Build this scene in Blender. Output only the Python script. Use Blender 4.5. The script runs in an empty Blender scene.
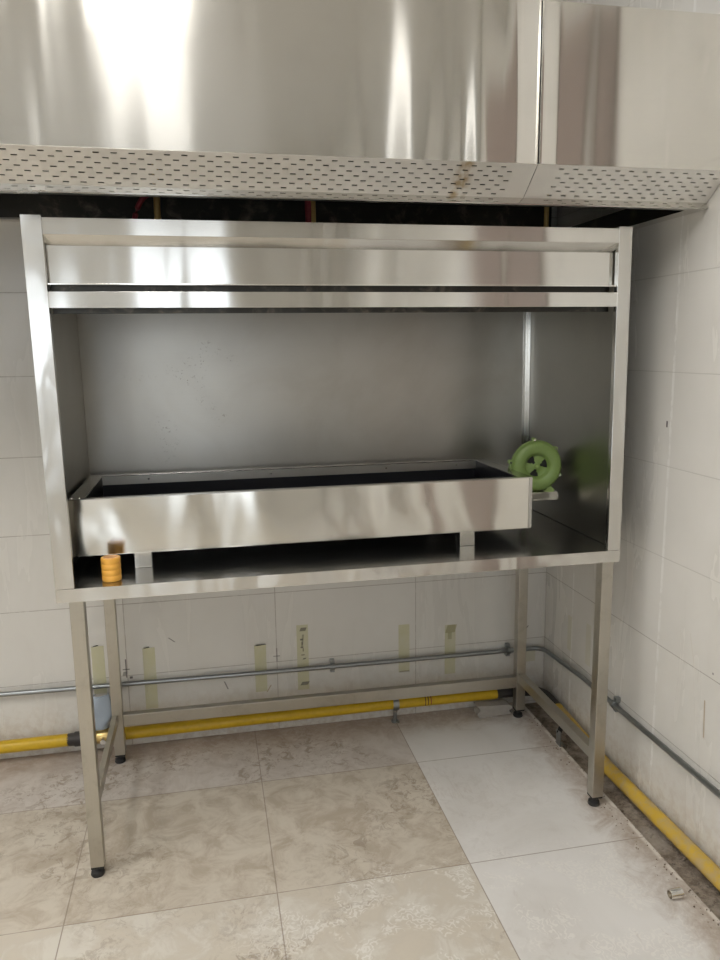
import bpy, bmesh, math, random
from mathutils import Vector, Matrix
random.seed(7)
C = bpy.context.scene.collection
S = bpy.context.scene

# ------------------------------------------------------------------ camera
CAM = Vector((-0.7426, -2.6192, 1.5891)); YAW = 0.1999; PITCH = -0.1727; ROLL = -0.013; FPX = 759.5
f0 = Vector((math.sin(YAW), math.cos(YAW), 0)); r0 = Vector((math.cos(YAW), -math.sin(YAW), 0)); u0 = Vector((0, 0, 1))
fw = math.cos(PITCH)*f0 + math.sin(PITCH)*u0; up = math.cos(PITCH)*u0 - math.sin(PITCH)*f0
rr = math.cos(ROLL)*r0 + math.sin(ROLL)*up; uu = math.cos(ROLL)*up - math.sin(ROLL)*r0
cd = bpy.data.cameras.new('camera'); cam = bpy.data.objects.new('camera', cd); C.objects.link(cam)
cd.sensor_fit = 'HORIZONTAL'; cd.sensor_width = 36; cd.lens = 36*FPX/720; cd.clip_start = 0.02
M = Matrix.Identity(4)
for i in range(3):
    M[i][0], M[i][1], M[i][2], M[i][3] = rr[i], uu[i], -fw[i], CAM[i]
cam.matrix_world = M
S.camera = cam
# ------------------------------------------------------------------ world, lights, exposure
w = bpy.data.worlds.new('world'); S.world = w; w.use_nodes = True
w.node_tree.nodes['Background'].inputs[0].default_value = (0.86, 0.93, 1.0, 1)
w.node_tree.nodes['Background'].inputs[1].default_value = 2.4
S.view_settings.view_transform = 'Standard'; S.view_settings.look = 'None'
S.view_settings.exposure = 0.28; S.view_settings.gamma = 1.0; S.view_settings.use_curve_mapping = False
LAMP = 9.0          # emission of the ceiling panels
S.cycles.max_bounces = 10; S.cycles.diffuse_bounces = 6; S.cycles.glossy_bounces = 8
S.cycles.sample_clamp_indirect = 6.0
S.cycles.use_denoising = True

# measured places (metres; floor z=0, back wall y=YB, right wall x=XR)
YB, XR, CEIL, YR, XL = 0.389, 0.703, 3.4, -6.8, -5.0
X0, W, YF = -1.181, 1.749, -0.427
X1 = X0+W
T, HL, HC = 0.9245, 0.039, 1.941

# ------------------------------------------------------------------ materials
def nt(name):
    m = bpy.data.materials.new(name); m.use_nodes = True
    t = m.node_tree; return m, t, t.nodes['Principled BSDF']
class N:
    """small helper for shader nodes"""
    def __init__(s, t): s.t = t
    def n(s, typ, **k):
        o = s.t.nodes.new(typ)
        for a, b in k.items(): setattr(o, a, b)
        return o
    def put(s, sock, v):
        if v is None: return
        if isinstance(v, bpy.types.NodeSocket): s.t.links.new(v, sock)
        else:
            try: sock.default_value = v
            except Exception: sock.default_value = (*v, 1)
    def math(s, op, a, b=None, c=None, clamp=False):
        o = s.n('ShaderNodeMath', operation=op, use_clamp=clamp)
        s.put(o.inputs[0], a); s.put(o.inputs[1], b); s.put(o.inputs[2], c); return o.outputs[0]
    def mix(s, f, a, b):
        o = s.n('ShaderNodeMix', data_type='RGBA'); s.put(o.inputs[0], f)
        for i, v in ((6, a), (7, b)):
            if isinstance(v, tuple) and len(v) == 3: v = (*v, 1)
            s.put(o.inputs[i], v)
        return o.outputs[2]
    def pos(s):
        g = s.n('ShaderNodeNewGeometry'); x = s.n('ShaderNodeSeparateXYZ'); s.t.links.new(g.outputs['Position'], x.inputs[0])
        return g.outputs['Position'], x.outputs[0], x.outputs[1], x.outputs[2]
    def noise(s, vec, scale, detail=3, rough=.5, dist=0, stretch=None):
        if stretch:
            m = s.n('ShaderNodeMapping'); s.put(m.inputs['Scale'], stretch); s.t.links.new(vec, m.inputs[0]); vec = m.outputs[0]
        o = s.n('ShaderNodeTexNoise'); s.t.links.new(vec, o.inputs['Vector'])
        o.inputs['Scale'].default_value = scale; o.inputs['Detail'].default_value = detail
        o.inputs['Roughness'].default_value = rough; o.inputs['Distortion'].default_value = dist
        return o.outputs['Fac']
    def ramp(s, v, a, b, x=0., y=1.):
        o = s.n('ShaderNodeMapRange', interpolation_type='SMOOTHSTEP'); s.put(o.inputs[0], v)
        o.inputs[1].default_value = a; o.inputs[2].default_value = b; o.inputs[3].default_value = x; o.inputs[4].default_value = y
        return o.outputs[0]
    def joint(s, c, period, off, wd):
        """1 on a joint line of width wd repeated every period"""
        a = s.math('SUBTRACT', c, off); a = s.math('DIVIDE', a, period); r = s.math('ROUND', a)
        d = s.math('ABSOLUTE', s.math('SUBTRACT', a, r)); d = s.math('MULTIPLY', d, period)
        return s.ramp(d, wd*.35, wd*.65, 1, 0)
    def band(s, c, lo, hi, soft=.002):
        return s.math('MULTIPLY', s.ramp(c, lo-soft, lo+soft), s.ramp(c, hi-soft, hi+soft, 1, 0))
    def bump(s, h, strength, dist, nrm=None):
        b = s.n('ShaderNodeBump'); b.inputs['Strength'].default_value = strength; b.inputs['Distance'].default_value = dist
        s.put(b.inputs['Height'], h)
        if nrm: s.t.links.new(nrm, b.inputs['Normal'])
        return b.outputs[0]

def plain(name, col, rough=.5, metal=0., bumps=0., bscale=60, spec=.5, vary=.0):
    m, t, b = nt(name); q = N(t); p = q.n('ShaderNodeTexCoord').outputs['Object']
    b.inputs['Base Color'].default_value = (*col, 1); b.inputs['Roughness'].default_value = rough; b.inputs['Metallic'].default_value = metal
    b.inputs['Specular IOR Level'].default_value = spec
    n = q.noise(p, bscale, 4)
    if vary:
        t.links.new(q.mix(n, tuple(c*(1-vary) for c in col), tuple(min(1, c*(1+vary)) for c in col)), b.inputs['Base Color'])
    if bumps: t.links.new(q.bump(n, bumps, .002), b.inputs['Normal'])
    return m

def steel(name, col=(.66, .645, .61), rough=.22, aniso=.75, tangent=(0, 0, 1), wave=.02, wsc=(5, 5, 1.2), grain=(2, 2, 900), gr=.02, dirt=0., stains=None, metal=1., buckle=None):
    """brushed stainless sheet: grain lines in the direction of the brushing, sheet buckling as a slow bump"""
    m, t, b = nt(name); q = N(t); p, x, y, z = q.pos()
    b.inputs['Metallic'].default_value = metal; b.inputs['Anisotropic'].default_value = aniso
    tv = q.n('ShaderNodeCombineXYZ')
    for i in range(3): tv.inputs[i].default_value = tangent[i]
    t.links.new(tv.outputs[0], b.inputs['Tangent'])
    g = q.noise(p, 1, 2, .6, 0, grain)
    wv = q.noise(p, 1, 1.5, .4, .3, wsc)
    if buckle: wv = q.math('MULTIPLY', wv, q.math('ADD', q.math('MULTIPLY', q.band(x, buckle[0], buckle[1], .08), buckle[2]), 1))
    blot = q.noise(p, 6, 4, .6)
    c = q.mix(g, tuple(k*.965 for k in col), tuple(min(1, k*1.03) for k in col))
    c = q.mix(q.ramp(blot, .45, .8, 0, .25), c, tuple(k*.8 for k in col))
    if dirt:
        d = q.noise(p, 14, 6, .7, .5); c = q.mix(q.ramp(d, .5, .75, 0, dirt), c, (.30, .26, .21))
    if stains: c = stains(q, c, p, x, y, z)
    t.links.new(c, b.inputs['Base Color'])
    r = q.math('ADD', q.math('MULTIPLY', q.math('SUBTRACT', g, .5), gr*2), rough)
    r = q.math('ADD', r, q.math('MULTIPLY', q.math('SUBTRACT', blot, .5), .08))
    t.links.new(r, b.inputs['Roughness'])
    n = q.bump(wv, 1.0, wave)
    t.links.new(q.bump(g, .02, .0006, n), b.inputs['Normal'])
    return m

def specks(q, c, p, x, y, z):
    """burnt-on splashes on the back sheet"""
    s1 = q.noise(p, 95, 3, .8); s2 = q.noise(p, 3.1, 3, .6)
    k = q.math('MULTIPLY', q.ramp(s1, .60, .66), q.ramp(s2, .52, .62))
    k = q.math('MULTIPLY', k, q.math('MULTIPLY', q.band(x, -.98, -.5, .12), q.band(z, 1.2, 1.62, .1)))
    smear = q.noise(p, 2.2, 4, .6, 1.2)
    c = q.mix(q.ramp(smear, .4, .7, 0, .35), c, (.40, .37, .32))
    return q.mix(q.math('MULTIPLY', k, .85), c, (.16, .13, .10))
def scuffs(q, c, p, x, y, z):
    k = q.math('MULTIPLY', q.ramp(q.noise(p, 1, 5, .7, 1.5, (9, 30, 1)), .60, .68), q.ramp(q.noise(p, 4, 3), .48, .58))
    return q.mix(q.math('MULTIPLY', k, .6), c, (.80, .79, .77))
def brown_patch(q, c, p, x, y, z):  # brown band across the perforated strip, broken up by noise
    k = q.band(x, -.075, -.035, .012); n = q.noise(p, 30, 3)
    k = q.math('MULTIPLY', k, q.ramp(n, .35, .6)); return q.mix(q.math('MULTIPLY', k, .8), c, (.38, .27, .12))

M_ = {}
M_['hood'] = steel('hood_brushed_steel', rough=.15, aniso=.78, wave=.011, wsc=(5.0, 5.0, .45), buckle=(-.26, .12, 5.))
M_['strip'] = steel('perforated_steel', col=(.74, .725, .695), rough=.36, aniso=.5, tangent=(0, 0, 1), wave=.0004, grain=(3, 3, 3), stains=brown_patch, metal=.65)
M_['lip'] = steel('lip_steel', rough=.08, aniso=.3, tangent=(0, 0, 1), wave=.003)
M_['liner'] = steel('shaded_liner_steel', col=(.07, .068, .062), rough=.4, aniso=.3, wave=.01, dirt=.6)  # shade of the enclosed hood put into this dark colour
M_['front'] = steel('fascia_steel', rough=.16, aniso=.75, wave=.011, wsc=(5, 5, .8))
M_['stile'] = steel('stile_steel', rough=.2, aniso=.5, wave=.016, wsc=(8, 8, 3.5))
M_['back'] = steel('back_sheet_steel', col=(.52, .505, .47), rough=.38, aniso=.5, wave=.008, wsc=(1.5, 1.5, 1.2), stains=specks)
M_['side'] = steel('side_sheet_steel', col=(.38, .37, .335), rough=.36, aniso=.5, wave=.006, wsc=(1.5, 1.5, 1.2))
M_['top'] = steel('tabletop_steel', col=(.40, .40, .40), rough=.2, aniso=.3, tangent=(0, 1, 0), wave=.004, wsc=(2, 3, 1), grain=(3, 500, 3), dirt=.25, stains=scuffs)
M_['trough'] = steel('trough_steel', col=(.72, .70, .65), rough=.15, aniso=.5, wave=.024, wsc=(3.8, 3.8, 2.6))
M_['rim'] = steel('rim_steel', col=(.5, .49, .47), rough=.2, aniso=.2, wave=.002)
M_['leg'] = steel('leg_steel', col=(.50, .475, .42), rough=.34, aniso=.4, tangent=(1, 0, 0), wave=.002, grain=(500, 500, 3), dirt=.35)
M_['bright'] = plain('polished_steel', (.8, .78, .74), .12, 1)
M_['black'] = plain('black_burnt_lining', (.012, .012, .016), .35, 0, .2, 40)
M_['rubber'] = plain('black_rubber', (.02, .02, .02), .6)
M_['zinc'] = plain('zinc_conduit', (.34, .36, .37), .3, 1, .1, 90, vary=.15)
M_['yellow'] = plain('yellow_pipe_paint', (.58, .375, .012), .38, 0, .12, 50, vary=.18)
def dusty(name, col, dust, lo, hi):
    m, t, b = nt(name); q = N(t); p, x, y, z = q.pos(); n = q.noise(p, 18, 5, .7)
    t.links.new(q.mix(q.ramp(n, lo, hi), col, dust), b.inputs['Base Color']); b.inputs['Roughness'].default_value = .55
    return m
M_['yellow_dusty'] = dusty('dusty_yellow_paint', (.55, .36, .04), (.46, .34, .15), .40, .66)
M_['pipe_black'] = plain('unpainted_black_pipe', (.03, .026, .026), .5, 0, .3, 60)
M_['brass'] = plain('brass', (.70, .52, .22), .3, 1)
M_['red'] = plain('red_sealing_tape', (.24, .02, .03), .5)
M_['orange'] = plain('orange_plastic', (.84, .43, .07), .35, 0, .1, 40, vary=.08)
M_['orange_in'] = plain('pale_orange_edge', (.90, .58, .30), .5)
M_['green'] = plain('green_machine_paint', (.20, .295, .085), .38, 0, .15, 45, vary=.12)
M_['green_light'] = plain('green_paint_worn', (.27, .38, .12), .4, 0, .15, 45)
M_['dark'] = plain('dark_interior', (.012, .012, .012), .6)
M_['concrete'] = plain('grey_concrete', (.33, .31, .285), .9, 0, .6, 40, vary=.15)
M_['frame_white'] = plain('white_frame_paint', (.75, .75, .73), .4)
M_['ceil'] = plain('ceiling_paint', (.80, .79, .76), .8)
M_['ink'] = plain('black_marker_ink', (.03, .025, .03), .7)
m, t, b = nt('pale_blue_plastic_film'); b.inputs['Base Color'].default_value = (.40, .47, .56, 1); b.inputs['Roughness'].default_value = .3
b.inputs['Alpha'].default_value = .9; q = N(t); p = q.pos()[0]; t.links.new(q.bump(q.noise(p, 30, 3), .5, .005), b.inputs['Normal']); M_['film'] = m
INK = (.05, .04, .045); RST = (.33, .22, .10); GLU = (.55, .52, .33)
back_marks = [(-1.104, -1.099, .292, .37, 0, INK, .8), (-1.115, -1.088, .325, .329, 0, INK, .8), (-1.118, -1.103, .30, .318, .3, INK, .6),
              (-1.09, -1.078, .286, .296, 0, INK, .8), (-.909, -.903, .425, .445, -1.2, INK, .7), (-.705, -.700, .20, .235, -.4, INK, .7),
              (-.500, -.494, .30, .36, 0, INK, .45), (-.512, -.484, .323, .327, 0, INK, .6), (.236, .28, .36, .395, .3, (.36, .33, .18), .7),
              (.600, .606, .335, .36, .8, INK, .7), (.60, .66, .19, .24, 0, GLU, .5), (-.40, -.375, .425, .44, .4, INK, .7), (-.395, -.387, .35, .41, .1, INK, .5),
              (-.402, -.37, .185, .20, .6, INK, .7), (-.545, -.54, .17, .20, .6, RST, .7), (.03, .075, .198, .206, 0, INK, .4),
    (-.398, -.386, .385, .392, 0, INK, .8), (-.392, -.388, .365, .378, 0, INK, .8), (-.398, -.385, .352, .356, .4, INK, .8), (-.388, -.384, .335, .35, 0, INK, .8), (-.395, -.380, .318, .322, 0, INK, .8), (-.390, -.378, .300, .306, .8, INK, .8), (.248, .266, .33, .362, 0, (.36, .33, .18), .6)]
def tape_mat():
    m, t, b = nt('pale_yellow_tape'); q = N(t); p, x, y, z = q.pos(); n = q.noise(p, 22, 4, .7)
    c = q.mix(q.ramp(n, .35, .7), (.70, .68, .46), (.72, .70, .54))
    for (a0, a1, z0, z1, slope, col, st) in back_marks:
        hh = q.math('SUBTRACT', x, q.math('MULTIPLY', q.math('SUBTRACT', z, z0), slope))
        c = q.mix(q.math('MULTIPLY', q.math('MULTIPLY', q.band(hh, a0, a1, .0015), q.band(z, z0, z1, .002)), st), c, col)
    t.links.new(c, b.inputs['Base Color']); b.inputs['Roughness'].default_value = .5
    b.inputs['Alpha'].default_value = .75
    return m
M_['tape'] = tape_mat()
for k_, e_ in (('lamp', LAMP), ('lamp_far', LAMP*.21)):
    m, t, b = nt(k_+'_diffuser'); b.inputs['Base Color'].default_value = (.9, .9, .9, 1)
    b.inputs['Emission Color'].default_value = (1, .98, .94, 1); b.inputs['Emission Strength'].default_value = e_; M_[k_] = m
m, t, b = nt('window_glass'); b.inputs['Roughness'].default_value = .02; b.inputs['Transmission Weight'].default_value = 1; b.inputs['IOR'].default_value = 1.1; M_['glass'] = m

def floor_mat():
    m, t, b = nt('floor_porcelain_tiles'); q = N(t); p, x, y, z = q.pos()
    big = q.noise(p, 2.2, 5, .6, .6); mid = q.noise(p, 9, 6, .68, .8); fine = q.noise(p, 45, 4, .7)
    right = q.ramp(x, -.002, .002); front = q.ramp(y, -.002, .002, 1, 0); front2 = q.ramp(y, -.602, -.598, 1, 0)
    white = q.mix(q.ramp(big, .35, .7), (.70, .685, .665), (.60, .58, .55))
    beige = q.mix(q.ramp(mid, .38, .66), (.56, .51, .43), (.42, .36, .285))
    back = q.mix(q.ramp(mid, .35, .7), (.58, .54, .50), (.48, .43, .385))
    left = q.mix(front, back, beige)
    left = q.mix(q.math('MULTIPLY', front2, q.ramp(mid, .40, .62)), left, (.61, .575, .51))
    c = q.mix(right, left, white)
    # brown scuffs on the beige tiles
    bl = q.noise(p, 22, 8, .8, .8); patch = q.noise(p, 1.9, 3, .5)
    k = q.math('MULTIPLY', q.ramp(bl, .50, .58), q.ramp(patch, .42, .62))
    k = q.math('MULTIPLY', k, q.math('SUBTRACT', 1, q.math('MULTIPLY', right, .85)))
    c = q.mix(q.math('MULTIPLY', k, .75), c, (.27, .215, .16))
    # sweep marks
    sw = q.noise(p, 1, 4, .6, 2.0, (26, 5, 1)); swm = q.noise(p, 2.6, 2, .5)
    c = q.mix(q.math('MULTIPLY', q.ramp(sw, .56, .66), q.ramp(swm, .5, .7, 0, .45)), c, (.47, .42, .38))
    # pale shoe tread prints at the front
    wv = q.n('ShaderNodeTexWave', wave_type='RINGS', rings_direction='Z'); mp = q.n('ShaderNodeMapping'); mp.inputs['Location'].default_value = (.28, .95, 0)
    t.links.new(p, mp.inputs[0]); t.links.new(mp.outputs[0], wv.inputs['Vector']); wv.inputs['Scale'].default_value = 14
    wv.inputs['Distortion'].default_value = 14; wv.inputs['Detail'].default_value = 1.5; wv.inputs['Detail Scale'].default_value = 3
    pr = q.noise(p, 8.5, 3, .5, .8)
    k = q.math('MULTIPLY', q.ramp(wv.outputs['Fac'], .6, .75), q.ramp(pr, .50, .58))
    k = q.math('MULTIPLY', k, q.ramp(y, -.62, -.50, 1, 0)); k = q.math('MULTIPLY', k, q.ramp(x, -.9, -.45))
    c = q.mix(q.math('MULTIPLY', k, .55), c, (.76, .74, .70))
    # brown dirt swept along the two walls
    dn = q.noise(p, 8, 6, .7, 1.2)
    dy = q.math('ADD', y, q.math('MULTIPLY', q.math('SUBTRACT', dn, .5), .30)); dx = q.math('ADD', x, q.math('MULTIPLY', q.math('SUBTRACT', dn, .5), .30))
    dirt = q.math('MAXIMUM', q.ramp(dy, .17, .36, 0, .8), q.ramp(dx, .44, .60, 0, .8))
    c = q.mix(q.math('MULTIPLY', dirt, q.ramp(fine, .2, .6, .5, 1)), c, (.34, .265, .205))
    edge = q.math('MULTIPLY', q.ramp(x, .580, .590), q.ramp(dn, .42, .52)); c = q.mix(q.math('MULTIPLY', edge, .8), c, (.70, .66, .61))
    # joints at every 0.6 m; the last tile row is broken off short of the right wall
    j = q.math('MAXIMUM', q.joint(x, .6, 0, .0035), q.joint(y, .6, 0, .0035))
    c = q.mix(q.math('MULTIPLY', j, q.ramp(mid, .25, .5, .4, .75)), c, (.24, .19, .15))
    t.links.new(c, b.inputs['Base Color'])
    t.links.new(q.ramp(mid, .3, .7, .34, .6), b.inputs['Roughness'])
    h = q.math('SUBTRACT', q.math('MULTIPLY', fine, .25), j); t.links.new(q.bump(h, .25, .002), b.inputs['Normal'])
    return m
def rubble_mat():
    m, t, b = nt('dirt_gully'); q = N(t); p = q.pos()[0]; n = q.noise(p, 30, 8, .8); n2 = q.noise(p, 6, 4)
    c = q.mix(q.ramp(n, .35, .65), (.16, .125, .095), (.38, .32, .26)); c = q.mix(q.ramp(n2, .5, .7, 0, .6), c, (.45, .40, .35))
    t.links.new(c, b.inputs['Base Color']); b.inputs['Roughness'].default_value = .95; t.links.new(q.bump(n, .8, .01), b.inputs['Normal']); return m
def wall_mat(name, axis, off, marks=(), pale=False):
    """glazed 60 x 30 tiles; axis = the horizontal coordinate of this wall"""
    m, t, b = nt(name); q = N(t); p, x, y, z = q.pos(); h = x if axis == 'x' else y
    n = q.noise(p, 1.6, 4, .6); sm = q.noise(p, 1, 4, .6, .6, (9, 9, 1.6)); f = q.noise(p, 30, 4, .7)
    c = q.mix(q.ramp(n, .3, .7), (.71, .695, .665), (.66, .645, .61))
    c = q.mix(q.ramp(sm, .5, .75, 0, .35), c, (.56, .535, .49))
    splash = q.math('MULTIPLY', q.ramp(z, 0, .30, .6, 0), q.ramp(f, .4, .65)); c = q.mix(splash, c, (.50, .44, .38))
    jv = q.joint(h, .6, off, .003); jh = q.joint(z, .3, 0, .003)
    if pale:
        # the upright joint is smeared with white filler
        edge = q.math('MULTIPLY', q.joint(h, .6, off, .012), q.ramp(q.noise(p, 12, 4, .7), .42, .55))
        c = q.mix(q.math('MULTIPLY', edge, .8), c, (.84, .83, .81)); c = q.mix(q.math('MULTIPLY', jv, .6), c, (.82, .81, .79))
        low = q.ramp(z, .75, .8, 1, 0); c = q.mix(q.math('MULTIPLY', jh, q.math('MULTIPLY', low, .7)), c, (.30, .27, .24))
        c = q.mix(q.math('MULTIPLY', jh, q.math('MULTIPLY', q.math('SUBTRACT', 1, low), .5)), c, (.45, .43, .40))
    else:
        k = q.math('MULTIPLY', q.math('MAXIMUM', jv, jh), q.ramp(f, .3, .5, .35, .7)); c = q.mix(k, c, (.33, .29, .26))
    for (a0, a1, z0, z1, slope, col, st) in marks:      # ink strokes, glue stains and chips: boxes skewed by slope
        hh = q.math('SUBTRACT', h, q.math('MULTIPLY', q.math('SUBTRACT', z, z0), slope))
        k = q.math('MULTIPLY', q.band(hh, a0, a1, .0015), q.band(z, z0, z1, .002))
        c = q.mix(q.math('MULTIPLY', k, st), c, col)
    t.links.new(c, b.inputs['Base Color']); t.links.new(q.ramp(sm, .3, .7, .16, .3), b.inputs['Roughness'])
    hgt = q.math('SUBTRACT', q.math('MULTIPLY', n, .15), q.math('MAXIMUM', jv, jh)); t.links.new(q.bump(hgt, .35, .002), b.inputs['Normal'])
    return m
right_marks = [(-.445, -.437, 1.325, 1.345, 0, INK, .9), (-.722, -.716, .40, .52, .05, RST, .7), (-.745, -.738, .615, .621, 0, INK, .7), (-.66, -.655, .59, .70, .3, (.60, .57, .50), .4),
               (.14, .175, .33, .48, 0, GLU, .35), (-.02, .02, .33, .50, 0, GLU, .3)]
M_['floor'] = floor_mat(); M_['gully'] = rubble_mat()
M_['wall_back'] = wall_mat('glazed_wall_tiles_back', 'x', .103, back_marks)
M_['wall_right'] = wall_mat('glazed_wall_tiles_right', 'y', .139, right_marks, True)
M_['wall_other'] = wall_mat('glazed_wall_tiles_other', 'x', .103)

# ------------------------------------------------------------------ mesh helpers
class MB:
    def __init__(s): s.b = bmesh.new()
    def box(s, x0, x1, y0, y1, z0, z1):
        v = [s.b.verts.new((x, y, z)) for x in (x0, x1) for y in (y0, y1) for z in (z0, z1)]
        for f in ((0, 1, 3, 2), (4, 6, 7, 5), (0, 4, 5, 1), (2, 3, 7, 6), (0, 2, 6, 4), (1, 5, 7, 3)): s.b.faces.new([v[i] for i in f])
        return s
    def hexa(s, pts):
        """8 points in the order of box()"""
        v = [s.b.verts.new(p) for p in pts]
        for f in ((0, 1, 3, 2), (4, 6, 7, 5), (0, 4, 5, 1), (2, 3, 7, 6), (0, 2, 6, 4), (1, 5, 7, 3)): s.b.faces.new([v[i] for i in f])
        return s
    def poly(s, pts, vec):
        """prism: outline pts pushed along vec"""
        a = [s.b.verts.new(p) for p in pts]; c = [s.b.verts.new(Vector(p)+Vector(vec)) for p in pts]; n = len(a)
        s.b.faces.new(a[::-1]); s.b.faces.new(c)
        for i in range(n): s.b.faces.new((a[i], a[(i+1) % n], c[(i+1) % n], c[i]))
        return s
    def tube(s, pts, r, n=20, caps=True, rad=None):
        pts = [Vector(p) for p in pts]; prev = None; rings = []
        ref = Vector((0, 0, 1))
        for i, p in enumerate(pts):
            d = ((pts[min(i+1, len(pts)-1)]-pts[max(i-1, 0)])).normalized()
            if abs(d.dot(ref)) > .95: ref = Vector((1, 0, 0)) if abs(d.x) < .9 else Vector((0, 1, 0))
            a = (ref-d*ref.dot(d)).normalized(); c = d.cross(a); R = rad[i] if rad else r
            rings.append([s.b.verts.new(p+a*R*math.cos(2*math.pi*k/n)+c*R*math.sin(2*math.pi*k/n)) for k in range(n)])
        for A, B in zip(rings, rings[1:]):
            for k in range(n): s.b.faces.new((A[k], A[(k+1) % n], B[(k+1) % n], B[k]))
        if caps: s.b.faces.new(rings[0][::-1]); s.b.faces.new(rings[-1])
        return s
    def lathe(s, o, ax, prof, n=32, closed=False):
        """prof: (radius, distance along axis)"""
        o = Vector(o); ax = Vector(ax).normalized(); a = ax.orthogonal().normalized(); c = ax.cross(a); rings = []
        for r, h in prof:
            if r < 1e-6: rings.append([s.b.verts.new(o+ax*h)])
            else: rings.append([s.b.verts.new(o+ax*h+(a*math.cos(2*math.pi*k/n)+c*math.sin(2*math.pi*k/n))*r) for k in range(n)])
        pr = list(zip(rings, rings[1:]))+([(rings[-1], rings[0])] if closed else [])
        for A, B in pr:
            for k in range(n):
                l = (k+1) % n
                q = [A[k], A[l], B[l], B[k]] if len(A) > 1 and len(B) > 1 else ([A[k], A[l], B[0]] if len(A) > 1 else [A[0], B[l], B[k]])
                s.b.faces.new(q)
        return s
    def build(s, name, mat, parent=None, bevel=0., smooth=False, shear=0.):
        bmesh.ops.recalc_face_normals(s.b, faces=s.b.faces)
        if shear:
            for v in s.b.verts: v.co.x -= shear*max(0, v.co.z-.93)
        if parent: 
            for v in s.b.verts: v.co -= ROOT[parent.name]
        me = bpy.data.meshes.new(name); s.b.to_mesh(me); s.b.free(); me.materials.append(mat)
        o = bpy.data.objects.new(name, me); C.objects.link(o)
        if parent: o.parent = parent; ROOT[o.name] = ROOT[parent.name]
        else: ROOT[o.name] = Vector((0, 0, 0))
        if bevel:
            k = o.modifiers.new('bevel', 'BEVEL'); k.width = bevel; k.segments = 2; k.limit_method = 'ANGLE'
        if smooth:
            for p in me.polygons: p.use_smooth = True
            o.modifiers.new('split', 'EDGE_SPLIT').split_angle = math.radians(40)
        return o
ROOT = {}
def thing(name, label, cat, loc, group=None):
    o = bpy.data.objects.new(name, None); C.objects.link(o); o.location = loc; o.empty_display_size = .05
    ROOT[o.name] = Vector(loc); o['label'] = label; o['category'] = cat
    if group: o['group'] = group
    return o
def tag(o, label, cat, group=None):
    o['label'] = label; o['category'] = cat
    if group: o['group'] = group
    return o
def recentre(o):
    """moves a one-mesh thing's origin to its base"""
    vs = [v.co.copy() for v in o.data.vertices]
    c = Vector(((min(v.x for v in vs)+max(v.x for v in vs))/2, (min(v.y for v in vs)+max(v.y for v in vs))/2, min(v.z for v in vs)))
    for v in o.data.vertices: v.co -= c
    o.location = c; ROOT[o.name] = c; return o
def struct(name, mb, mat, bevel=0.):
    o = mb.build(name, mat, None, bevel); o['kind'] = 'structure'; return o
def arc(p0, c, p1, n=8):
    """quadratic bend from p0 to p1 round the corner c"""
    p0, c, p1 = Vector(p0), Vector(c), Vector(p1)
    return [p0*(1-t)**2+c*2*t*(1-t)+p1*t*t for t in [i/n for i in range(n+1)]]

# ------------------------------------------------------------------ the room
struct('floor', MB().box(XL-.1, .60, YR-.1, YB+.1, -.1, 0), M_['floor'])
struct('trim_1', MB().box(.60, XR, YR-.1, YB, -.1, -.012), M_['gully'])['label'] = 'dirty untiled gully between the floor tiles and the right wall'
struct('wall_back', MB().box(XL-.1, XR+.1, YB, YB+.1, -.1, CEIL), M_['wall_back'])
struct('wall_right', MB().box(XR, XR+.1, YR-.1, YB, -.1, CEIL), M_['wall_right'])
struct('wall_left', MB().box(XL-.1, XL, YR-.1, YB, 0, CEIL), M_['wall_other'])
struct('ceiling', MB().box(XL-.1, XR+.1, YR-.1, YB+.1, CEIL, CEIL+.1), M_['ceil'])
# wall behind the photographer, with a glazed doorway and a window
ops = [(-3.6, -2.1, .95, 2.5), (-1.55, -.6, 0, 2.75)]
mb = MB(); xs = [XL] + [v for o_ in ops for v in o_[:2]] + [XR]
for i in range(0, len(xs), 2): mb.box(xs[i], xs[i+1], YR-.1, YR, 0, CEIL)
for a, b_, z0, z1 in ops:
    mb.box(a, b_, YR-.1, YR, z1, CEIL)
    if z0 > 0: mb.box(a, b_, YR-.1, YR, 0, z0)
struct('wall_front', mb, M_['wall_other'])
for i, (a, b_, z0, z1) in enumerate(ops):
    mb = MB(); e = .05
    mb.box(a, a+e, YR-.08, YR-.02, z0, z1).box(b_-e, b_, YR-.08, YR-.02, z0, z1).box(a+e, b_-e, YR-.08, YR-.02, z1-e, z1).box(a+e, b_-e, YR-.08, YR-.02, z0, z0+e)
    mb.box((a+b_)/2-.02, (a+b_)/2+.02, YR-.08, YR-.02, z0+e, z1-e) if i == 0 else mb.box(a+e, b_-e, YR-.08, YR-.02, 2.1, 2.15)
    fr = struct('window_%d' % (i+1) if i == 0 else 'door_1', mb, M_['frame_white'])
struct('added_panel', MB().box(XR-.03, XR-.001, -2.2, -1.35, 0, 2.75), plain('added_panel_brown', (.27, .215, .19), .5))  # added unseen brown slab; gives the hood's right sheet a dark reflected band
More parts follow.
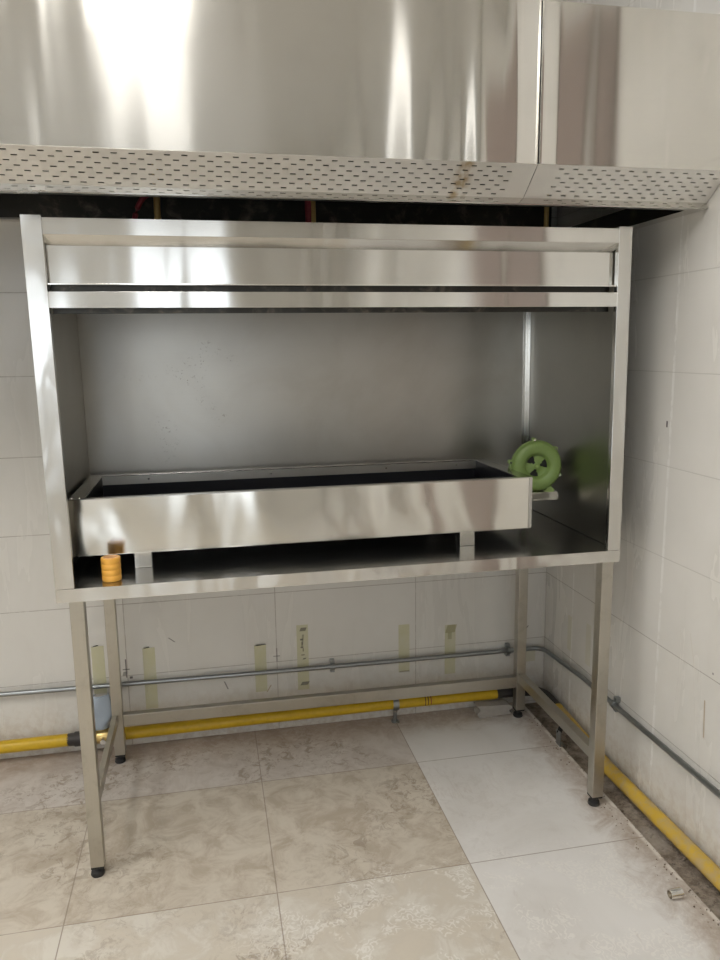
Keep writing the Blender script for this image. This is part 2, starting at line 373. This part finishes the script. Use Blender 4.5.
# ceiling lamps: flat LED panels
def lamp_at(x, y, lab, mt):
    r = thing('ceiling_light', lab, 'ceiling light', (x, y, CEIL-.03), 'ceiling light panels')
    h, k, e = (.30 if mt == 'lamp' else .24), (.60 if mt == 'lamp' else .30), .015
    MB().box(x-h, x+h, y-k, y-k+e, CEIL-.03, CEIL).box(x-h, x+h, y+k-e, y+k, CEIL-.03, CEIL).box(x-h, x-h+e, y-k+e, y+k-e, CEIL-.03, CEIL).box(x+h-e, x+h, y-k+e, y+k-e, CEIL-.03, CEIL).build('frame', M_['frame_white'], r)
    MB().box(x-h+e, x+h-e, y-k+e, y+k-e, CEIL-.022, CEIL-.012).build('diffuser', M_[mt], r)
for x in (-2.55, -1.0, -4.0):
    for y in (-1.1, -2.35, -3.9, -4.8, -5.8):
        lamp_at(x, y, 'flat white ceiling light panel behind the photographer', 'lamp' if y > -3 else 'lamp_far')

# ------------------------------------------------------------------ extraction hood
YH, ZH, YL_, ZL0, ZL1, ZT = -.665, 2.054, -.575, 1.968, 1.986, 2.445
SX, HX0 = .138, -3.0      # joint between the two front sheets, far left end
hood = thing('extraction_hood', 'long brushed steel extraction hood with perforated underside above the grill station', 'extractor hood', (HX0, YH, ZL0))
MB().box(HX0, SX-.0015, YH, YH+.003, ZH, ZT).build('front_panel', M_['hood'], hood, .0008)
MB().box(SX+.0015, XR-.002, YH-.002, YH+.003, ZH, ZT).build('front_panel', M_['hood'], hood, .0008)
MB().box(SX+.003, SX+.0065, YH-.006, YH-.0022, ZH+.001, ZT).build('seam_fold', M_['lip'], hood)
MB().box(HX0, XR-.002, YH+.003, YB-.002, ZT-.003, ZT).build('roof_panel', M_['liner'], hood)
MB().box(HX0, HX0+.003, YH+.003, YB-.002, ZL1, ZT-.003).build('end_panel', M_['hood'], hood)
# perforated underside, sloping from the foot of the front sheet to the lip: real slots in staggered rows
PITCH_X = .0405
def perforated(xa, xb, first, last):
    b = bmesh.new(); rows = 7; L = YL_-YH; pitch = PITCH_X; sl = .0142; sw = .034
    P = lambda x, s: Vector((x, YH+L*s, ZH+(ZL1-ZH)*s))
    starts = [[k*pitch+pitch/2*(r % 2) for k in range(math.ceil((first-pitch/2*(r % 2))/pitch), math.floor((last-sl-pitch/2*(r % 2))/pitch)+1)] for r in range(rows)]
    xs = sorted({round(v, 6) for r in range(rows) for h0 in starts[r] for v in (h0, h0+sl)} | {xa, xb})
    ss = [0.]+[v for r in range(rows) for v in (.115+r*.130-sw/2, .115+r*.130+sw/2)]+[1.]
    V = [[b.verts.new(P(x, q_)) for x in xs] for q_ in ss]
    for jj in range(len(ss)-1):
        r = jj//2 if jj % 2 else None
        for ii in range(len(xs)-1):
            m_ = (xs[ii]+xs[ii+1])/2
            if r is not None and any(h0 < m_ < h0+sl for h0 in starts[r]): continue
            b.faces.new((V[jj][ii], V[jj][ii+1], V[jj+1][ii+1], V[jj+1][ii]))
    bmesh.ops.remove_doubles(b, verts=b.verts, dist=1e-5)
    mb = MB(); mb.b.free(); mb.b = b; o = mb.build('perforated_panel', M_['strip'], hood)
    so = o.modifiers.new('sheet', 'SOLIDIFY'); so.thickness = .0015; so.offset = 1
    return o
perforated(HX0, SX-.001, HX0+.05, SX-.045); perforated(SX+.001, XR-.003, SX+.045, XR-.012)
mb = MB().box(HX0, XR-.003, YL_-.006, YL_+.02, ZL0, ZL0+.002)
ya, yb_, za, zb = YL_-.009, YL_-.0005, ZL0+.002, ZL1+.001
mb.hexa([(x, y, z) for x in (HX0, XR-.003) for y, z in ((ya, za), (yb_, zb), (ya+.002, za), (yb_+.002, zb))])
mb.build('lip', M_['lip'], hood)
MB().hexa([(x, y, z) for x in (-1.125, -1.095) for y, z in ((YL_-.0105, ZL0+.003), (YL_-.003, ZL1-.002), (YL_-.0085, ZL0+.003), (YL_-.001, ZL1-.002))]).build('lip_joiner', M_['bright'], hood)
MB().box(XR-.055, XR-.003, YL_+.02, YB-.05, ZL0, ZL0+.003).box(XR-.057, XR-.055, YL_+.02, YB-.05, ZL0, ZL0+.06).build('side_flange', M_['lip'], hood)
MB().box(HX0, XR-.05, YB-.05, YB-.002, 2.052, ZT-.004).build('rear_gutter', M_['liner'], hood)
MB().box(HX0, XR-.05, YB-.05, YB-.002, 2.046, 2.052).build('gutter_edge', M_['leg'], hood)

# ------------------------------------------------------------------ grill station (stand + enclosure)
SH = .0090
st = thing('grill_station', 'stainless steel grill enclosure on four tall legs against the tiled wall', 'steel workstation', (X0, YF, 0))
YBK = .302
sb = lambda mb, n, m, bv=.0008: mb.build(n, m, st, bv, shear=SH)
sb(MB().box(X0, X1, YF, YF+.003, T-HL, T), 'front_lip', M_['stile'])
for x in (X0, X1-.003): sb(MB().box(x, x+.003, YF+.003, YBK, T-HL, T), 'side_lip', M_['stile'])
sb(MB().box(X0+.003, X1-.003, YF+.003, YBK, T-.004, T-.0005), 'tabletop', M_['top'])
LI, LR, LS = .0316, .0154, .040
YLB = YF+.7035
legs = [(X0+LI, YF+.01), (X1-LR-LS, YF+.01), (X0+LI, YLB-.03), (X1-LR-LS, YLB-.03)]
for x, y in legs:
    l = sb(MB().box(x, x+LS, y, y+LS, .036, T-.004), 'leg', M_['leg'], .002)
    f = MB(); cx, cy = x+LS/2-.003, y+LS/2
    f.lathe((cx, cy, 0), (0, 0, 1), [(0, 0), (.019, 0), (.021, .004), (.019, .014), (.010, .018), (.008, .022), (.008, .036), (0, .036)], 20)
    f.box(x+.001, x+LS-.001, y+.001, y+LS-.001, .030, .036)
    o = f.build('foot', M_['rubber'], l, 0, True, shear=SH); 
R0 = .036
# back stretcher (a little out of level) and the two side stretchers
xa, xb, ya, yb_ = legs[2][0]+LS, legs[3][0], YLB-.026, YLB+.006
sb(MB().hexa([(xa, ya, .151), (xa, ya, .199), (xa, yb_, .151), (xa, yb_, .199), (xb, ya, .139), (xb, ya, .187), (xb, yb_, .139), (xb, yb_, .187)]), 'stretcher', M_['leg'], .002)
for x, wd in ((legs[0][0]+.001, .020), (legs[1][0]+.004, .030)):
    sb(MB().box(x, x+wd, YF+.01+LS, YLB-.03, .165, .205), 'stretcher', M_['leg'], .002)
# enclosure
SW = .052
sb(MB().box(X0, X0+SW, YF, YF+.003, T+.001, HC).box(X0+SW-.003, X0+SW, YF+.003, YF+.02, T+.001, HC), 'front_stile', M_['stile'])
sb(MB().box(X1-.044, X1, YF, YF+.003, T+.001, HC).box(X1-.044, X1-.041, YF+.003, YF+.02, T+.001, HC), 'front_stile', M_['stile'])
sb(MB().box(X0, X0+.012, YF+.003, YBK, T+.001, HC-.002), 'side_panel', M_['side'])
sb(MB().box(X1-.012, X1, YF+.003, YBK, T+.001, HC-.002), 'side_panel', M_['side'])
sb(MB().box(X0+.012, X1-.012, YBK-.003, YBK, T+.001, HC-.002), 'back_panel', M_['back'])
sb(MB().box(X1-.036, X1-.012, YBK-.008, YBK-.003, T+.001, HC-.06).box(X1-.017, X1-.012, YBK-.03, YBK-.008, T+.001, HC-.06), 'corner_strip', M_['front'])
sb(MB().box(X0+.012, X1-.012, YF+.03, YBK-.003, HC-.008, HC-.004), 'roof_panel', M_['side'])
xa, xb = X0+SW, X1-.044
# fascia: flush top band, set-back panel, dark slot, flush bottom band
sb(MB().box(xa, xb, YF, YF+.003, 1.892, HC-.006).hexa([(xa, YF+.003, 1.892), (xa, YF+.003, 1.895), (xa, YF+.027, 1.867), (xa, YF+.027, 1.870), (xb, YF+.003, 1.892), (xb, YF+.003, 1.895), (xb, YF+.027, 1.867), (xb, YF+.027, 1.870)]), 'fascia_top_band', M_['front'], .0006)
sb(MB().box(xa, xb, YF+.028, YF+.031, 1.768, 1.900), 'fascia_panel', M_['front'], .0006)
sb(MB().box(xa, xb, YF+.006, YF+.03, 1.764, 1.768), 'fascia_panel_edge', M_['bright'], .0004)
sb(MB().box(xa, xb, YF, YF+.003, 1.703, 1.746).box(xa, xb, YF+.003, YF+.012, 1.743, 1.746), 'fascia_bottom_band', M_['front'], .0006)
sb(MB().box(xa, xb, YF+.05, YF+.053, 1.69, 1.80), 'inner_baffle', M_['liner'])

# three gas stubs standing on the roof of the enclosure
for i, (x, lab) in enumerate(((-.853, 'short brass pipe stub with dark red valve lever above the enclosure, leftmost of three'), (-.390, 'short brass pipe stub wrapped in red tape above the middle of the enclosure'), (.381, 'thin plain brass pipe stub above the right end of the enclosure'))):
    g = thing('gas_stub', lab, 'pipe', (x, -.2, HC-.005), 'gas stubs above the enclosure')
    r = .010 if i < 2 else .008
    MB().tube([(x, -.2, HC-.004), (x, -.2, 2.13)], r, 16).build('pipe', M_['brass'], g, 0, True)
    MB().lathe((x, -.2, HC-.004), (0, 0, 1), [(0, 0), (.018, 0), (.018, .012), (0, .012)], 6).build('nut', M_['brass'], g)
    if i == 1: MB().tube([(x-.014, -.203, 1.965), (x-.014, -.203, 2.06)], .010, 14).build('red_tape', M_['red'], g, 0, True)
    if i == 0:
        MB().tube(arc((x-.005, -.205, 2.045), (x-.05, -.21, 2.04), (x-.066, -.21, 1.965)), .008, 10).build('lever', M_['red'], g, 0, True)

# ------------------------------------------------------------------ charcoal trough
TX0, TX1, TY0, TY1, TB, TT = -1.158, .334, -.25, .215, .972, 1.148
tr = thing('grill_trough', 'long empty stainless charcoal trough with black inside standing on the steel tabletop', 'grill trough', ((TX0+TX1)/2, TY0, T))
MB().box(TX0, TX1, TY0, TY0+.003, TB, TT).build('front_panel', M_['trough'], tr, .001)
MB().box(TX0, TX0+.003, TY0+.003, TY1, TB, TT).build('end_panel', M_['side'], tr, .001)
MB().box(TX1-.003, TX1, TY0+.003, TY1, TB, TT).build('end_panel', M_['trough'], tr, .001)
MB().box(TX0+.003, TX1-.003, TY1-.003, TY1, TB, TT).build('back_panel', M_['side'], tr, .001)
MB().box(TX0+.003, TX1-.003, TY0+.003, TY1-.003, TB, TB+.003).build('floor_panel', M_['black'], tr)
rx, ry = .045, .035
mb = MB(); z0, z1 = TT-.002, TT+.0015
mb.box(TX0, TX1, TY0, TY0+.022, z0, z1).box(TX0, TX1, TY1-ry, TY1, z0, z1).box(TX0, TX0+rx, TY0+.022, TY1-ry, z0, z1).box(TX1-rx, TX1, TY0+.022, TY1-ry, z0, z1)
mb.build('rim', M_['rim'], tr, .0006)
mb = MB(); a0, a1, b0, b1 = TX0+rx, TX1-rx, TY0+.022, TY1-ry
mb.box(a0, a1, b1, b1+.002, TT-.032, TT-.002)
mb.build('inner_back_flange', M_['back'], tr)
MB().box(a0-.002, a0, b0, b1, TB+.003, TT-.002).box(a1, a1+.002, b0, b1, TB+.003, TT-.002).box(a0, a1, b0-.002, b0, TB+.003, TT-.002).box(a0, a1, b1+.002, b1+.004, TB+.003, TT-.03).box(a0, a1, b0, b1, TB+.02, TB+.022).build('lining', M_['black'], tr)
for x in (a0+.16, a0+.60, a0+1.04, a1-.08):
    MB().lathe((x, b1, TT-.015), (0, -1, 0), [(0, .004), (.003, .0035), (.005, 0), (0, 0)], 12).build('bolt', M_['bright'], tr, 0, True)
for dx in (.008, .030):
    MB().lathe((TX0+dx, TY0+.012, TT+.0015), (0, 0, 1), [(0, .003), (.003, .0025), (.0045, 0), (0, 0)], 12).build('bolt', M_['bright'], tr, 0, True)
for x in (-.978, .079):
    for y in (TY0+.002, TY1-.054):
        MB().box(x, x+.052, y, y+.052, T, TB).build('foot', M_['trough'], tr, .001)
MB().box(TX1-.012, TX1-.0003, TY0-.0015, TY0-.0001, TB+.002, TT-.002).build('corner_fold', M_['rim'], tr)
# shelf plate fixed to the trough's end, carrying the blower
MB().box(TX1, .510, -.085, .10, 1.030, 1.034).box(TX1, .510, -.085, -.082, 1.034, 1.058).box(TX1, .510, .097, .10, 1.034, 1.058).box(TX1, .510, -.085, .10, 1.058, 1.0605).build('blower_shelf', M_['trough'], tr, .0006)

# ------------------------------------------------------------------ blower
BX, BY, BZ = .436, -.062, 1.156
bl = thing('blower', 'round green air blower on a small steel shelf at the right end of the trough', 'blower', (BX, BY, 1.0605))
prof = [(.046, -.002), (.049, -.006), (.055, -.0095), (.068, -.012), (.082, -.0105), (.0905, -.004), (.0945, .006), (.0945, .012), (.0945, .020), (.090, .032), (.082, .040), (.070, .045), (.046, .046)]
MB().lathe((BX, BY, BZ), (0, 1, 0), prof, 56).build('housing', M_['green'], bl, 0, True)
MB().lathe((BX, BY+.013, BZ), (0, 1, 0), [(.094, 0), (.0965, .001), (.0965, .005), (.094, .006)], 56).build('flange', M_['green'], bl, 0, True)
# intake dish with three wedge-shaped openings
b = bmesh.new(); n = 72; rad = [.0, .010, .013, .024, .036, .040, .047]; dep = [.002, .002, .005, .008, .009, .008, -.002]
holes = [14, 134, 254]
def ring_pt(i, k): a = 2*math.pi*k/n; return Vector((BX+rad[i]*math.cos(a), BY+dep[i]*1.0, BZ+rad[i]*math.sin(a)))
for i in range(6):
    for k in range(n):
        ang = (k+.5)*360/n
        hol = any(abs((ang-h+180) % 360-180) < (10, 10, 17, 26, 26, 0)[i] for h in holes) and 1 <= i <= 4 and not (i == 1)
        if hol: continue
        ps = [ring_pt(i, k), ring_pt(i, k+1), ring_pt(i+1, k+1), ring_pt(i+1, k)]
        vs = []
        for p_ in ps:
            if not vs or (p_-vs[-1].co).length > 1e-6: vs.append(b.verts.new(p_))
        if len(vs) == 4 and i == 0: vs = vs
        if len(vs) >= 3: b.faces.new(vs)
bmesh.ops.remove_doubles(b, verts=b.verts, dist=1e-6)
mb = MB(); mb.b.free(); mb.b = b; dish = mb.build('intake_cover', M_['green'], bl, 0, True)
MB().lathe((BX, BY+.002, BZ), (0, -1, 0), [(.0, .003), (.004, .003), (.0055, 0)], 16).build('hub_screw', M_['green_light'], bl, 0, True)
MB().lathe((BX, BY+.020, BZ), (0, 1, 0), [(0, 0), (.044, 0), (.044, .03), (0, .03)], 32).build('impeller', M_['dark'], bl, 0, True)
MB().lathe((BX, BY+.044, BZ), (0, 1, 0), [(.0, 0), (.052, 0), (.056, .01), (.056, .085), (.045, .098), (0, .10)], 36).build('motor', M_['green'], bl, 0, True)
for a in (95, 40, -22, 172, 215):
    a = math.radians(a); cx, cz = BX+.0965*math.cos(a), BZ+.0965*math.sin(a)
    lug = MB().lathe((cx, BY+.012, cz), (0, 1, 0), [(0, 0), (.0075, 0), (.0085, .003), (.0085, .026), (0, .020)], 14).build('bolt_lug', M_['green_light'], bl, 0, True)
    MB().lathe((cx, BY+.012, cz), (0, -1, 0), [(0, .004), (.004, .004), (.0045, 0), (0, 0)], 6).build('bolt', M_['rubber'] if math.degrees(a) > 150 else M_['bright'], lug)
for sx in (-1, 1):
    x = BX+sx*.052; 
    MB().poly([(x-.020*sx, BY+.004, BZ-.086), (x+.006*sx, BY+.004, BZ-.076), (x+.014*sx, BY+.004, 1.066), (x+.016*sx, BY+.004, 1.0605), (x-.026*sx, BY+.004, 1.0605), (x-.010*sx, BY+.004, 1.068)], (0, .006, 0)).box(min(x-.02*sx, x+.02*sx), max(x-.02*sx, x+.02*sx), BY+.01, BY+.09, 1.0605, 1.0645).build('support_foot', M_['green_light'], bl, .0008)
MB().poly([(BX-.096, BY+.008, BZ+.01), (BX-.060, BY+.008, BZ-.075), (BX-.085, BY+.008, BZ-.085), (BX-.104, BY+.008, BZ-.072), (BX-.1055, BY+.008, BZ-.02)], (0, .03, 0)).build('outlet', M_['green'], bl, .003)

bl.scale = (.975, .975, .975); bl.rotation_euler = (0, 0, math.radians(-9))

# ------------------------------------------------------------------ orange ribbed roll
RX, RY = -1.034, -.362
prof = [(.0205, .0)]; k = 4; hh = .070
for i in range(k):
    z = i*hh/k; s = hh/k
    prof += [(.0262, z+.0003), (.0275, z+s*.12), (.0278, z+s*.5), (.0275, z+s*.88), (.0262, z+s-.0003)]
prof += [(.0205, hh)]
rl = thing('plastic_roll', 'small orange ribbed hollow plastic roll standing at the left end of the tabletop', 'plastic roll', (RX, RY, T))
MB().lathe((RX, RY, T), (0, 0, 1), prof, 40, True).build('ribbed_body', M_['orange'], rl, 0, True)
MB().lathe((RX, RY, T), (0, 0, 1), [(.0192, .002), (.0204, .002), (.0204, hh+.001), (.0192, hh+.001)], 32, True).build('inner_core', M_['orange_in'], rl, 0, True)

# ------------------------------------------------------------------ electrical conduit
cy, cz, rc = YB-.026, .266, .0095
con = thing('conduit_pipe', 'thin grey metal conduit clipped low along the back and right tiled walls', 'conduit', (0, cy, cz))
pts = [(-3.2, cy, .292), (-1.6, cy, .283), (-.4, cy, .268), (.50, cy, .262), (.62, cy, .262)] + arc((.63, cy, .262), (XR-.024, cy, .262), (XR-.024, cy-.06, .264))[1:] + [(XR-.024, 0, .284), (XR-.024, -.25, .284), (XR-.024, -1.2, .290), (XR-.024, -2.4, .30)]
MB().tube(pts, rc, 16).build('tube', M_['zinc'], con, 0, True)
def clip(p, ax):
    m = MB(); m.lathe(p, ax, [(rc, -.009), (rc+.004, -.009), (rc+.004, .009), (rc, .009)], 20, True)
    x, y, z = p
    for s in (1, -1):
        if abs(ax[0]) > .5: m.box(x-.009, x+.009, y+.004, YB-.0005, z+s*(rc+.009)-.009, z+s*(rc+.009)+.009)
        else: m.box(x+.004, XR-.0005, y-.009, y+.009, z+s*(rc+.009)-.009, z+s*(rc+.009)+.009)
    c = m.build('clip', M_['zinc'], con, .001)
for x, z in ((-1.75, .284), (-.266, .266), (.521, .262)): clip((x, cy, z), (1, 0, 0))
for y in (-.245,): clip((XR-.024, y, .284), (0, 1, 0))

# ------------------------------------------------------------------ yellow gas pipe
py, pr = YB-.052, .0245
gp = thing('gas_pipe', 'yellow painted gas pipe with a valve running along the foot of both walls', 'gas pipe', (0, py, .06))
MB().tube([(-3.2, py, .076), (-1.32, py, .078)], pr, 24).build('pipe_section', M_['yellow'], gp, 0, True)
MB().tube([(-1.335, py, .078), (-1.31, py, .078), (-1.305, py, .078), (-1.235, py, .079)], 0, 20, True, [.0245, .0255, .029, .029]).build('coupling', M_['pipe_black'], gp, 0, True)
v = MB().tube([(-1.235, py, .079), (-1.225, py, .079), (-1.205, py, .079), (-1.19, py, .079), (-1.17, py, .079), (-1.155, py, .079)], 0, 20, True, [.020, .028, .030, .030, .028, .020]).build('valve', M_['brass'], gp, 0, True)
MB().tube([(-1.198, py, .105), (-1.198, py, .112)], .008, 12).build('valve_stem', M_['brass'], v, 0, True)
MB().tube([(-1.198, py, .079), (-1.195, py-.055, .079)], .011, 12).build('test_nipple', M_['bright'], v, 0, True)
MB().tube([(-1.157, py, .079), (-.6, py, .083), (0, py, .085), (.455, py, .081)], pr, 24).build('pipe_section', M_['yellow'], gp, 0, True)
pts = [(.45, py, .081), (.56, py, .078)]+arc((.57, py, .078), (XR-.036, py, .078), (XR-.036, py-.09, .072))[1:]+[(XR-.036, .15, .066)]
MB().tube(pts, pr*.93, 20).build('elbow', M_['pipe_black'], gp, 0, True)
MB().tube([(XR-.036, .17, .066), (XR-.036, -.25, .034), (XR-.036, -.9, .044), (XR-.036, -2.4, .05)], pr, 24).build('pipe_section', M_['yellow_dusty'], gp, 0, True)
for x in (.125, .137, .15):
    MB().tube([(x, py, .0845), (x+.0035, py, .0845)], pr+.0004, 24).build('mark', M_['red'] if x > .145 else M_['ink'], gp, 0, True)
# supports
def support(x, y, ax, lab, pz):
    r = thing('pipe_support', lab, 'pipe bracket', (x, y, 0), 'pipe brackets under the gas pipe')
    MB().lathe((x, y, pz), ax, [(pr+.0005, -.012), (pr+.006, -.012), (pr+.006, .012), (pr+.0005, .012)], 28, True).build('clamp_ring', M_['zinc'], r, 0, True)
    MB().tube([(x, y, .0), (x, y, .006), (x, y, .0061), (x, y, pz-pr-.004)], 0, 12, True, [.017, .017, .009, .009]).build('rod', M_['zinc'], r, 0, True)
    MB().lathe((x, y, pz-pr-.014), (0, 0, 1), [(0, 0), (.010, 0), (.010, .010), (0, .010)], 6).build('nut', M_['bright'], r)
support(-.003, py, (1, 0, 0), 'shiny pipe clamp on a short rod under the yellow pipe on the back wall', .085)
r = thing('floor_bracket', 'small galvanised bracket with a black end beside the right gas pipe', 'bracket', (.598, .0, 0))
MB().box(.588, .592, -.018, .018, 0, .062).box(.592, .615, -.018, .018, 0, .003).build('plate', M_['zinc'], r, .0008)
MB().tube([(.592, .002, .052), (.612, .022, .068)], .010, 12).build('end_cap', M_['rubber'], r, 0, True)

# ------------------------------------------------------------------ plastic film on the valve
bm_ = bmesh.new(); nu, nv = 22, 16; g = []
for j in range(nv+1):
    row = []
    for i in range(nu+1):
        u, v_ = i/nu, j/nv
        wdt = .030+.024*math.sin(math.pi*min(1, (1-v_)*1.15))**.8
        a = (u-.5)*math.pi*1.5; z = .114+v_*.142
        rr_ = 1+.10*math.sin(9*u+5*v_)+.07*math.sin(23*u-3*v_)
        row.append(bm_.verts.new((-1.205+wdt*math.sin(a)*rr_+.012*(v_-.5), py-.004-.018*math.cos(a)*rr_, z)))
    g.append(row)
for j in range(nv):
    for i in range(nu): bm_.faces.new((g[j][i], g[j][i+1], g[j+1][i+1], g[j+1][i]))
mb = MB(); mb.b.free(); mb.b = bm_; fl = mb.build('plastic_film', M_['film'], None, 0, True)
fl.modifiers.new('film', 'SOLIDIFY').thickness = .0012
tag(recentre(fl), 'crumpled pale blue plastic film wrapped over the gas valve behind the left legs', 'plastic wrap')

# ------------------------------------------------------------------ tape strips left on the wall
tapes = [(-1.205, .235, .435, 'strip of pale yellow tape left on the wall behind the left back leg, highest top edge with dark curled end'),
         (-1.010, .150, .410, 'pale yellow tape strip on the wall just right of the left back leg'),
         (-.565, .175, .380, 'pale yellow tape strip on the wall left of the inked strip, second in the open bay'),
         (-.388, .165, .452, 'tallest pale yellow tape strip on the back wall, with black ink marks down it'),
         (.051, .200, .415, 'pale yellow tape strip above the shiny pipe clamp, clean with no ink'),
         (.259, .170, .396, 'pale yellow tape strip with a brown glue blot, rightmost of the back wall strips')]
tapes[0] = (-1.205, .235, .435, 'pale yellow tape strip on the wall seen between the two left legs')
tapes[2] = (-.565, .175, .380, 'pale yellow tape strip immediately left of the inked tape strip on the back wall')
for x, z0, z1, lab in tapes:
    w_ = .024; n_ = 8; m2 = MB(); y0 = YB-.0012
    m2.box(x-w_, x+w_, y0, YB-.0002, z0, z1)
    o = m2.build('tape_strip', M_['tape']); recentre(o); tag(o, lab, 'tape', 'tape strips on the back wall')
    if x in (-1.205, -1.010, -.565):      # curled dark upper corner
        m3 = MB(); zz = z1-o.location.z
        m3.poly([(-.022, -.0008, zz-.002), (.004 if x != -.565 else .024, -.0008, zz+.002), (.002 if x != -.565 else .024, -.006, zz+.008 if x != -.565 else zz+.003), (-.012, -.005, zz+.004)], (0, -.0006, 0))
        for v in m3.b.verts: v.co += o.location
        m3.build('curled_corner', M_['pipe_black'], o)

# ------------------------------------------------------------------ small loose things
rt = thing('pipe_offcut', 'short shiny cut piece of steel tube lying on the floor at lower right', 'tube offcut', (.533, -.875, 0))
a = Vector((1, .02, 0)).normalized(); p0 = Vector((.512, -.872, .0145))
MB().lathe(p0, a, [(.0115, 0), (.0145, 0), (.0145, .038), (.0115, .038)], 28, True).build('tube', M_['bright'], rt, 0, True)
# lump of broken mortar in the corner
bm_ = bmesh.new(); bmesh.ops.create_cube(bm_, size=1); bmesh.ops.subdivide_edges(bm_, edges=bm_.edges, cuts=4, use_grid_fill=True)
for v in bm_.verts:
    c = v.co; nz = random.random()*.10; c *= 1-nz*.6; v.co = Vector((.43+c.x*.15+.01*math.sin(c.z*9), YB-.085+c.y*.05, .0255+c.z*.05*(1-.25*c.x)))
zmin = min(v.co.z for v in bm_.verts)
for v in bm_.verts: v.co.z = max(0, v.co.z-zmin)
mb = MB(); mb.b.free(); mb.b = bm_; tag(recentre(mb.build('mortar_lump', M_['concrete'])), 'rough grey lump of mortar under the black end of the back gas pipe', 'rubble')
# rubble crumbs along the broken tile edge
bm_ = bmesh.new()
for i in range(420):
    y = random.uniform(-2.0, .30); x = .602+random.random()**1.5*.075; s = random.uniform(.002, .0065)
    r_ = bmesh.ops.create_icosphere(bm_, subdivisions=1, radius=s, matrix=Matrix.Translation((x, y, -.012+s*.6)) @ Matrix.Rotation(random.random()*6, 4, 'Z') @ Matrix.Diagonal((1.4, 1, .7, 1)))
for i in range(160):
    y = random.uniform(-1.4, .30); x = .60-abs(random.gauss(0, .03)); s = random.uniform(.001, .003)
    bmesh.ops.create_icosphere(bm_, subdivisions=1, radius=s, matrix=Matrix.Translation((x, y, s*.6)))
mb = MB(); mb.b.free(); mb.b = bm_; o = mb.build('rubble_crumbs', M_['gully']); o['kind'] = 'stuff'; tag(o, 'brown crumbs of rubble and dirt along the foot of the right wall', 'rubble')
